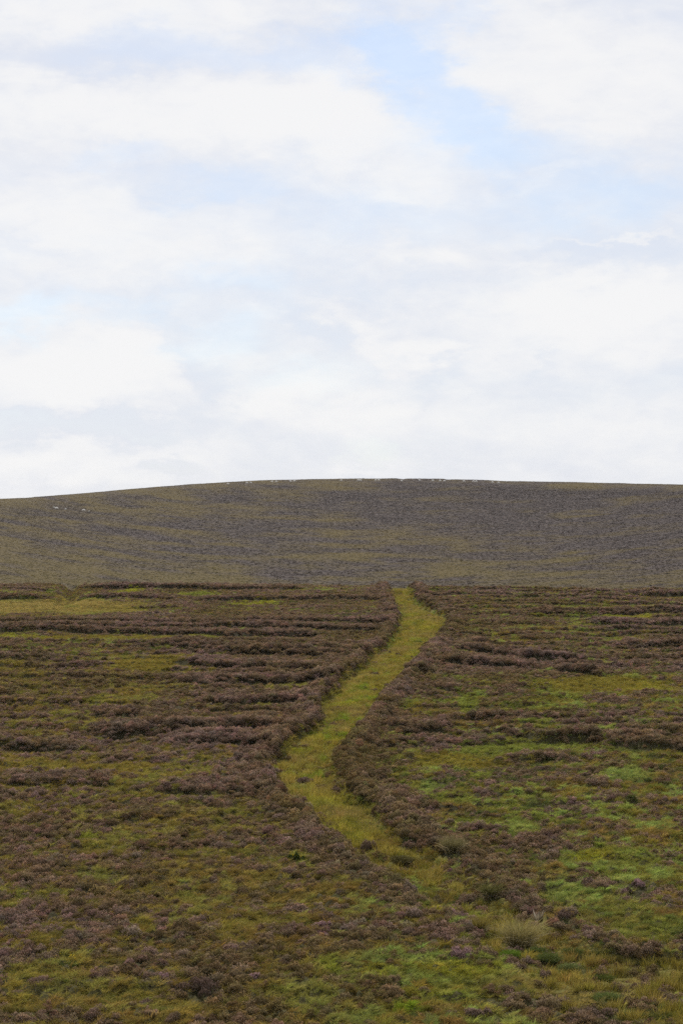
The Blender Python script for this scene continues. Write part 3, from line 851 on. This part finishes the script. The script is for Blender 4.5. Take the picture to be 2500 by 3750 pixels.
a1 = fbm(Xg * .3, Dg * .25, 101, 3) + ((grn * 11.3) % 1 - .5) * .3
a2 = fbm(Xg * .5, Dg * .45, 102, 3) + ((grn * 23.9) % 1 - .5) * .5
base = np.array(GCOL['olive'])[None] * np.ones((n, 1))
def mixc(b, kind, w):
    w = np.clip(w, 0, 1)[:, None]
    return b * (1 - w) + np.array(GCOL[kind]) * w
base = mixc(base, 'brown', (.50 - a1) * 5)
base = mixc(base, 'green', (a1 - .50) * 5)
base = mixc(base, 'bright', (a2 - .62) * 6)
base = mixc(base, 'dark', (.40 - a2) * 7)
base = mixc(base, 'straw', (rng.random(n) - .9) * 8)
w = np.clip(psg * 1.15, 0, .92)[:, None]
base = base * (1 - w) + pcg * w
lf = (1 - sstep(1150, 1450, fg[0])) * sstep(2380, 2450, fg[1]) * (1 - .55 * psg)
base = mixc(base, 'brown', lf * .45)
base = mixc(base, 'olive', lf * .25)
base = 1.10 * jitter(base, .15, n) * (.75 + .5 * ((grn * 5.7) % 1))[:, None]
sz = rng.uniform(.65, 1.2, n) * (1 - .15 * psg)
sz = sz * .68
sclg = np.stack([sz * 1.15, sz * 1.15, sz * rng.uniform(.65, 1.05, n)], 1)
rotg = np.stack([rng.normal(0, .15, n) - goy * .9, rng.normal(0, .15, n) + gox * .9, rng.normal(0, .9, n)], 1)
scatter('moor_grass', np.stack([Xg, Dg, zg], 1), rotg, sclg, rng.integers(0, 8, n), base * np.array((.75, .8, .8)), base * 1.12, G_COLL,
        'green and olive grass growing between the heather clumps', 'grass')
# track grass
Xt, Dt = fan_points(420000, 43, 214, .178, 4.5)
ut, vt = CX + F * Xt / Dt, v_of(Dt)
ti = track_in(ut, vt, Dt)
wx = Xt + (vnoise(Xt * 1.6, Dt * 1.6, 13) - .5) * .35; wy = Dt + (vnoise(Xt * 1.6 + 9, Dt * 1.6, 14) - .5) * .35
_, _, _, trn, tox, toy = cells(wx, wy, CELL, 17)
k = (ti > -.12) & (trn * 7.3 % 1 > .03 + .50 * sstep(3060, 3180, vt) + .17 * sstep(2560, 2640, vt) * (1 - sstep(2840, 2900, vt))) & clear_of(Xt, Dt)
trn, tox, toy = trn[k], tox[k], toy[k]
Xt, Dt, ut, vt, ti = Xt[k], Dt[k], ut[k], vt[k], ti[k]
n = len(Xt)
zt = moor_height(Xt, Dt)
a1 = fbm(Xt * .5, Dt * .4, 111, 3); a2 = fbm(Xt * 1.4, Dt * 1.1, 112, 3)
base = np.array(GCOL['track'])[None] * np.ones((n, 1))
base = mixc(base, 'yellow', (a1 - .5) * 3)
base = mixc(base, 'green', (a2 - .58) * 6)
base = mixc(base, 'straw', (.47 - a1) * 5 + (rng.random(n) - .6) * 1.2)
base = mixc(base, 'brown', ((trn * 17.3) % 1 - .8) * 3)
base = mixc(base, 'green', ((trn * 41.3) % 1 - .75) * 2.5)
base = mixc(base, 'vivid', sstep(.55, .75, a2) * .6 * (np.abs(vt - 2650) < 180))
base = mixc(base, 'olive', sstep(3000, 3100, vt) * .8)
base = mixc(base, 'straw', sstep(3050, 3300, vt) * .7 * (trn * 3.3 % 1) ** 2)
base = base * 1.04
base = jitter(base, .14, n) * (.75 + .5 * ((trn * 5.7) % 1))[:, None]
sz = rng.uniform(.7, 1.25, n) * (.55 + .5 * sstep(0, 1.0, ti)) * np.interp(vt, [2200, 2700, 2850, 3000, 3300], [.75, .85, 1.15, 1.1, .95])
sclt = np.stack([sz, sz, sz * rng.uniform(.8, 1.2, n)], 1)
rott = np.stack([rng.normal(0, .12, n) - toy * .6, rng.normal(0, .12, n) + tox * .6, rng.normal(0, 1.2, n)], 1)
scatter('track_grass', np.stack([Xt, Dt, zt + .02], 1), rott, sclt, rng.integers(0, 6, n), base * np.array((.8, .85, .8)), base * 1.1, T_COLL,
        'long yellow olive grass growing along the track', 'grass')
print('moor plants', int(m.sum()), len(Xg), n)
# ---- low heather and grass on the hill
n = 300000
Xh, Dh = fan_points(n, 440, 1004, .195)
zh = hill_height(Xh, Dh)
uh = CX + F * Xh / Dh
vh, sh_ = hill_v(uh, Dh)
gh, dh = hill_grass(uh, vh)
k = rng.random(n) > -1
Xh, Dh, zh, uh, vh, gh, dh = Xh[k], Dh[k], zh[k], uh[k], vh[k], gh[k], dh[k]
n = len(Xh)
c_hh, c_hg, c_dk, c_gr = np.array((.078, .064, .057)), np.array((.100, .072, .025)), np.array((.050, .042, .040)), np.array((.090, .084, .022))
low = sstep(1940, 2080, vh)[:, None]
gcol = c_hg * (1 - .8 * low) + c_gr * .8 * low
hcol = c_hh * (1 - .5 * low) + np.array((.080, .058, .040)) * .5 * low
dk = sstep(.60, .70, fbm(uh / 70., (vh - .08 * uh) / 5., 47, 3))[:, None] * (1 - gh[:, None])
ct = hcol * (1 - gh[:, None]) + gcol * gh[:, None]
ct = ct * (1 - .55 * dk) + c_dk * .55 * dk
ct = ct * (1 - dh[:, None]) + np.array((.24, .215, .085)) * dh[:, None]
ct = jitter(ct, .05, n)
sz = rng.uniform(.7, 1.4, n)
hz_ = sz * .5 * rng.uniform(.6, 1.2, n) * (1 - .45 * gh) * np.interp(sh_[k], [.8, .9, 1.0], [1, .45, .4])
scatter('hill_heather', np.stack([Xh, Dh, zh - .03], 1), np.stack([rng.normal(0, .1, n), rng.normal(0, .1, n), rng.random(n) * 6.283], 1),
        np.stack([sz * 1.15, sz * 1.15, hz_], 1), rng.integers(0, 6, n), ct * .85, ct, HH_COLL,
        'grey purple heather mottled with olive grass on the far hill', 'heather')

# ------------------------------------------------------------------ single plants that stand out
def plant_mesh(geos):
    Vs, F3, F4, tips, rnds, off = [], [], [], [], [], 0
    for (V, Fc, tip, rnd) in geos:
        for f in (Fc if isinstance(Fc, list) else [Fc]):
            (F4 if f.shape[1] == 4 else F3).append(f + off)
        Vs.append(V); tips.append(tip); rnds.append(rnd); off += len(V)
    Fo = []
    if F3: Fo.append(np.concatenate(F3))
    if F4: Fo.append(np.concatenate(F4))
    return np.concatenate(Vs), Fo, np.concatenate(tips), np.concatenate(rnds)

def part(name, geos, mat, parent):
    V, Fo, tip, rnd = plant_mesh(geos)
    return link(name, mesh_from(name, V, Fo, {'tip': tip, 'rnd': rnd}, smooth=False), mat, parent)

_pm = {}
def pmat(name, base, tip, transl=.2):
    if name not in _pm:
        _pm[name] = plant_material(name, base, tip, transl)
    return _pm[name]

def root_at(name, u, v, label, category, group=None, sink=0.02):
    x, d = ground_pt(u, v)
    o = bpy.data.objects.new(name, None)
    o.empty_display_size = .2
    COL.objects.link(o)
    o.location = (x, d, float(moor_height(np.array([x, x - .1, x + .1]), np.array([d, d, d])).mean()) - sink + .04)
    tag(o, label, category, group)
    return o, F / d

def stems_geo(rg, n, R, H, w=.006):
    """bare woody stems fanning out from the root"""
    th = rg.random(n) * 6.283; r = rg.uniform(.3, 1, n) * R
    B = np.stack([.12 * r * np.cos(th), .12 * r * np.sin(th), np.full(n, 0.0)], 1)
    T = np.stack([r * np.cos(th), r * np.sin(th), H * rg.uniform(.7, 1.1, n)], 1)
    V = np.zeros((n, 7, 3))
    for q in range(3):
        a = q * 2.0944
        o_ = np.array((math.cos(a), math.sin(a), 0)) * w
        V[:, q] = B + o_; V[:, 3 + q] = (B + T) / 2 + o_ * .7 + rg.normal(0, .02, (n, 1)) * np.array((1, 1, 0))
    V[:, 6] = T
    f4 = np.array([[0, 1, 4, 3], [1, 2, 5, 4], [2, 0, 3, 5]]); f3 = np.array([[3, 4, 6], [4, 5, 6], [5, 3, 6]])
    i = np.arange(n)[:, None, None] * 7
    return V.reshape(-1, 3), [(i + f4).reshape(-1, 4), (i + f3).reshape(-1, 3)], np.full(n * 7, .5), np.repeat(rg.random(n), 7)

HEATHER_PINK = pmat('pink_heather_sprigs', (.10, .075, .04), (.56, .36, .37))
HEATHER_DARK = pmat('dark_heather_sprigs', (.045, .038, .020), (.25, .165, .13))
HEATHER_BROWN = pmat('brown_heather_sprigs', (.06, .05, .024), (.40, .275, .21))
HEATHER_MATS = {'pink': HEATHER_PINK, 'dark': HEATHER_DARK, 'brown': HEATHER_BROWN}
STEM_MAT = pmat('woody_stem', (.12, .085, .055), (.17, .13, .09))
PALE_STEM = pmat('bleached_stem', (.42, .36, .27), (.50, .44, .34))

def heather_bush(u, v, wpx, hpx, mat, label, seed):
    o, ppm = root_at('heather_bush', u, v, label, 'heather bush', 'single heather bushes that stand out')
    rg = np.random.default_rng(seed)
    R, H = wpx / ppm / 2, max(hpx / ppm, .22)
    part('foliage', [heather_geo(rg, int(900 * max(.35, R / .35)), R * .95, H, 7, .011, .05, .12)], mat, o)
    part('stem', [stems_geo(rg, 26, R * .75, H * .75)], STEM_MAT, o)
    o.rotation_euler.z = rg.random() * 6
    return o
for i, a in enumerate(BUSHES):
    heather_bush(*a[:4], HEATHER_MATS[a[4]], a[5], seed=200 + i)

def tussock(name, u, v, wpx, hpx, base, tip, label, category, group, seed, cushion=False):
    o, ppm = root_at(name, u, v, label, category, group)
    rg = np.random.default_rng(seed)
    R, H = 1.12 * wpx / ppm / 2, 1.25 * hpx / ppm
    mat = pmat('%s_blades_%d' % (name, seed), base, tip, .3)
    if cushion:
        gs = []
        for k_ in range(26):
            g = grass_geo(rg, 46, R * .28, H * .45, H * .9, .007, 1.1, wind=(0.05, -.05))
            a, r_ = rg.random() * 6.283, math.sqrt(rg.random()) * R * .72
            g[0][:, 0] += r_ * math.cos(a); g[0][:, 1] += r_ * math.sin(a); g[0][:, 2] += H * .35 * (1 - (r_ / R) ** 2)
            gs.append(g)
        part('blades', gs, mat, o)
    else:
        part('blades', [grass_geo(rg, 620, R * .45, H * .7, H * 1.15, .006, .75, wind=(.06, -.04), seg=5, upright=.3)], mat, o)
    part('dead_blades', [grass_geo(rg, 160, R * .6, H * .4, H * .9, .006, 1.1, wind=(.1, -.1), seg=5)], pmat('bleached_grass', (.2, .16, .08), (.36, .30, .17), .3), o)
    return o
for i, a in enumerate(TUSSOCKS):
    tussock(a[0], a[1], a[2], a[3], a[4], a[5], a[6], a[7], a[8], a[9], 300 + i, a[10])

# bleached bare stems
o, ppm = root_at('dead_shrub', 1972, 3352, 'bleached bare stems of a dead shrub beside the dark heather bush', 'dead shrub')
part('stem', [stems_geo(np.random.default_rng(5), 16, .22, .42, .007)], PALE_STEM, o)

# gorse with yellow flowers
o, ppm = root_at('gorse_bush', 1081, 3160, 'small dark green gorse bush with yellow flowers left of the track', 'gorse bush')
rg = np.random.default_rng(77)
part('foliage', [heather_geo(rg, 620, .2, .36, 6, .013, .05, .12)], pmat('gorse_spines', (.025, .04, .012), (.075, .105, .022)), o)
part('stem', [stems_geo(rg, 20, .17, .28)], STEM_MAT, o)
fl_ = heather_geo(rg, 46, .19, .40, 6, .014, .02, .04)
part('flowers', [fl_], pmat('gorse_flower', (.55, .40, .02), (.70, .52, .03)), o)['kind'] = 'stuff'
# low yellow flowered weed
o, ppm = root_at('ragwort_plant', 255, 3556, 'yellow flowering weed among grass at the lower left', 'wildflower')
part('leaves', [grass_geo(rg, 120, .25, .15, .34, .012, .8)], pmat('ragwort_leaf', (.05, .07, .02), (.10, .14, .04)), o)
f = heather_geo(rg, 22, .3, .42, 7, .016, .015, .03)
part('flowers', [f], pmat('gorse_flower', (.55, .40, .02), (.70, .52, .03)), o)['kind'] = 'stuff'

# ------------------------------------------------------------------ sheep
def sheep_mesh(name, grazing):
    """one continuous body: barrel, neck, head, ears, four jointed legs, tail (skin over a skeleton)"""
    pts = [((0, 0, .62), .21), ((.28, 0, .63), .22), ((-.28, 0, .64), .22), ((-.46, 0, .62), .15), ((.44, 0, .64), .17)]
    edg = [(0, 1), (0, 2), (2, 3), (1, 4)]
    def add(p, r, parent):
        pts.append((p, r)); edg.append((parent, len(pts) - 1)); return len(pts) - 1
    if grazing:
        nk = add((.58, 0, .50), .11, 4); hd_ = add((.66, 0, .30), .085, nk); mz = add((.74, 0, .14), .05, hd_)
        ears = [(.63, .13, .33), (.63, -.13, .33)]
    else:
        nk = add((.56, 0, .80), .11, 4); hd_ = add((.64, 0, .95), .09, nk); mz = add((.80, 0, .90), .05, hd_)
        ears = [(.60, .14, .99), (.60, -.14, .99)]
    for e in ears:
        add(e, .025, hd_)
    add((-.56, 0, .50), .05, 3)
    for sx, hub in ((.34, 1), (-.34, 2)):
        for sy in (.12, -.12):
            kx = sx + (.02 if sx > 0 else -.05)
            a_ = add((sx, sy, .42), .09, hub); b_ = add((kx, sy, .22), .045, a_); add((sx + .01, sy, .0), .035, b_)
    me = bpy.data.meshes.new(name)
    me.from_pydata([p for p, r in pts], edg, [])
    o = bpy.data.objects.new(name, me)
    COL.objects.link(o)
    sk = o.modifiers.new('skin', 'SKIN')
    for i, (p, r) in enumerate(pts):
        me.skin_vertices[0].data[i].radius = (r, r)
    me.skin_vertices[0].data[0].use_root = True
    sb = o.modifiers.new('sub', 'SUBSURF'); sb.levels = 1; sb.render_levels = 1
    dg = bpy.context.evaluated_depsgraph_get()
    res = bpy.data.meshes.new_from_object(o.evaluated_get(dg))
    bpy.data.objects.remove(o); bpy.data.meshes.remove(me)
    res.name = name
    for p in res.polygons:
        p.use_smooth = True
        c = p.center
        p.material_index = 1 if ((c.x > .62 and (c.z < .36 or c.z > .84)) or c.z < .24) else 0
    return res

def fleece_material():
    m, t, out = new_mat('sheep_fleece')
    n1 = t.nodes.new('ShaderNodeTexNoise'); n1.inputs['Scale'].default_value = 14; n1.inputs['Detail'].default_value = 5
    tc = t.nodes.new('ShaderNodeTexCoord'); t.links.new(tc.outputs['Object'], n1.inputs['Vector'])
    s = t.nodes.new('ShaderNodeBsdfPrincipled'); s.inputs['Roughness'].default_value = .95
    t.links.new(mixrgb(t, n1.outputs['Fac'], (.66, .64, .58), (.85, .83, .78)), s.inputs['Base Color'])
    b = t.nodes.new('ShaderNodeBump'); b.inputs['Distance'].default_value = .05; t.links.new(n1.outputs['Fac'], b.inputs['Height']); t.links.new(b.outputs[0], s.inputs['Normal'])
    t.links.new(s.outputs[0], out.inputs['Surface'])
    m2, t2, out2 = new_mat('sheep_face')
    s2 = t2.nodes.new('ShaderNodeBsdfPrincipled'); s2.inputs['Roughness'].default_value = .8
    n2 = t2.nodes.new('ShaderNodeTexNoise'); n2.inputs['Scale'].default_value = 20
    t2.links.new(mixrgb(t2, n2.outputs['Fac'], (.55, .52, .46), (.72, .70, .64)), s2.inputs['Base Color'])
    t2.links.new(s2.outputs[0], out2.inputs['Surface'])
    return m, m2
FLEECE, FACE = fleece_material()
SHEEP = []
for nm, gz in (('sheep_grazing', True), ('sheep_standing', False)):
    q = sheep_mesh(nm, gz); q.materials.append(FLEECE); q.materials.append(FACE); SHEEP.append(q)

def hill_spot(u, v):
    """where the bearing (u, v) meets the hill's near side"""
    lo, hi = HD0, HD1
    for _ in range(50):
        mid = (lo + hi) / 2
        x = (u - CX) / F * mid
        zz = float(hill_height(np.array([x]), np.array([mid]))[0])
        if CY - (zz - CZ) / mid * F > v: lo = mid
        else: hi = mid
    x = (u - CX) / F * lo
    return x, lo, float(hill_height(np.array([x]), np.array([lo]))[0])

SKY_SHEEP = [835, 904, 919, 997, 1011, 1064, 1077, 1250, 1311, 1320, 1375, 1387, 1470, 1536, 1583, 1611, 1627, 1697, 1732, 1743, 1803, 1825]
ORD = ['leftmost', 'second', 'third', 'fourth', 'fifth', 'sixth', 'seventh', 'eighth', 'ninth', 'tenth', 'eleventh', 'twelfth', 'thirteenth', 'fourteenth',
       'fifteenth', 'sixteenth', 'seventeenth', 'eighteenth', 'nineteenth', 'twentieth', 'twenty-first']
rs = random.Random(4)
for i, us in enumerate(SKY_SHEEP):
    vr = float(np.interp(us, RIDGE[:, 0], RIDGE[:, 1]))
    x, d, zz = hill_spot(us, vr + 10.5)
    gz = rs.random() < .75
    o = link('sheep', SHEEP[0 if gz else 1])
    o.location = (x, d, zz + .12)
    o.rotation_euler.z = (0 if rs.random() < .5 else math.pi) + rs.uniform(-.45, .45)
    o.scale = (1.0,) * 3
    if i == 0: lab = 'white sheep on the skyline, leftmost of the flock along the ridge'
    elif i == len(SKY_SHEEP) - 1: lab = 'white sheep on the skyline, rightmost of the flock along the ridge'
    else: lab = 'white sheep on the skyline, %s from the left along the ridge' % ORD[i]
    tag(o, lab, 'sheep', 'sheep along the skyline')
for (us, vs, gz, sc, lab) in [
    (208, 1866, True, 1.12, 'largest white sheep grazing on the left slope of the hill'),
    (200, 1862, False, .65, 'small white sheep standing just behind the largest one on the left slope'),
    (241, 1868, True, .7, 'small white sheep between two bigger ones on the left slope'),
    (307, 1873, True, 1.0, 'white sheep on the left slope beside a pale grass streak'),
    (327, 1875, True, .5, 'tiny pale sheep at the right end of the row on the left slope')]:
    x, d, zz = hill_spot(us, vs)
    o = link('sheep', SHEEP[0 if gz else 1])
    o.location = (x, d, zz + .12); o.scale = (sc,) * 3
    o.rotation_euler.z = rs.choice((0, math.pi)) + rs.uniform(-.4, .4)
    tag(o, lab, 'sheep', 'sheep on the left slope')

# ------------------------------------------------------------------ haze: one box of thin air round everything
bm = bmesh.new()
bmesh.ops.create_cube(bm, size=1)
zs = [float(zf) for zf in (Zf.min(), hz.min())]
zlo, zhi = min(zs) - 1.5, max(float(hz.max()), CZ) + 3
for vv in bm.verts:
    vv.co.x *= 3400
    vv.co.y = -120 if vv.co.y < 0 else 1600
    vv.co.z = zlo if vv.co.z < 0 else zhi
me = bpy.data.meshes.new('haze'); bm.to_mesh(me); bm.free()
hm, ht_, hout = new_mat('haze_air')
pv = ht_.nodes.new('ShaderNodeVolumePrincipled')
pv.inputs['Color'].default_value = (.86, .90, 1.0, 1)
pv.inputs['Density'].default_value = 0.00003
pv.inputs['Anisotropy'].default_value = 0.2
ht_.links.new(pv.outputs[0], hout.inputs['Volume'])
tag(link('haze', me, hm), 'thin haze in the air over the moor', 'haze', kind='stuff')
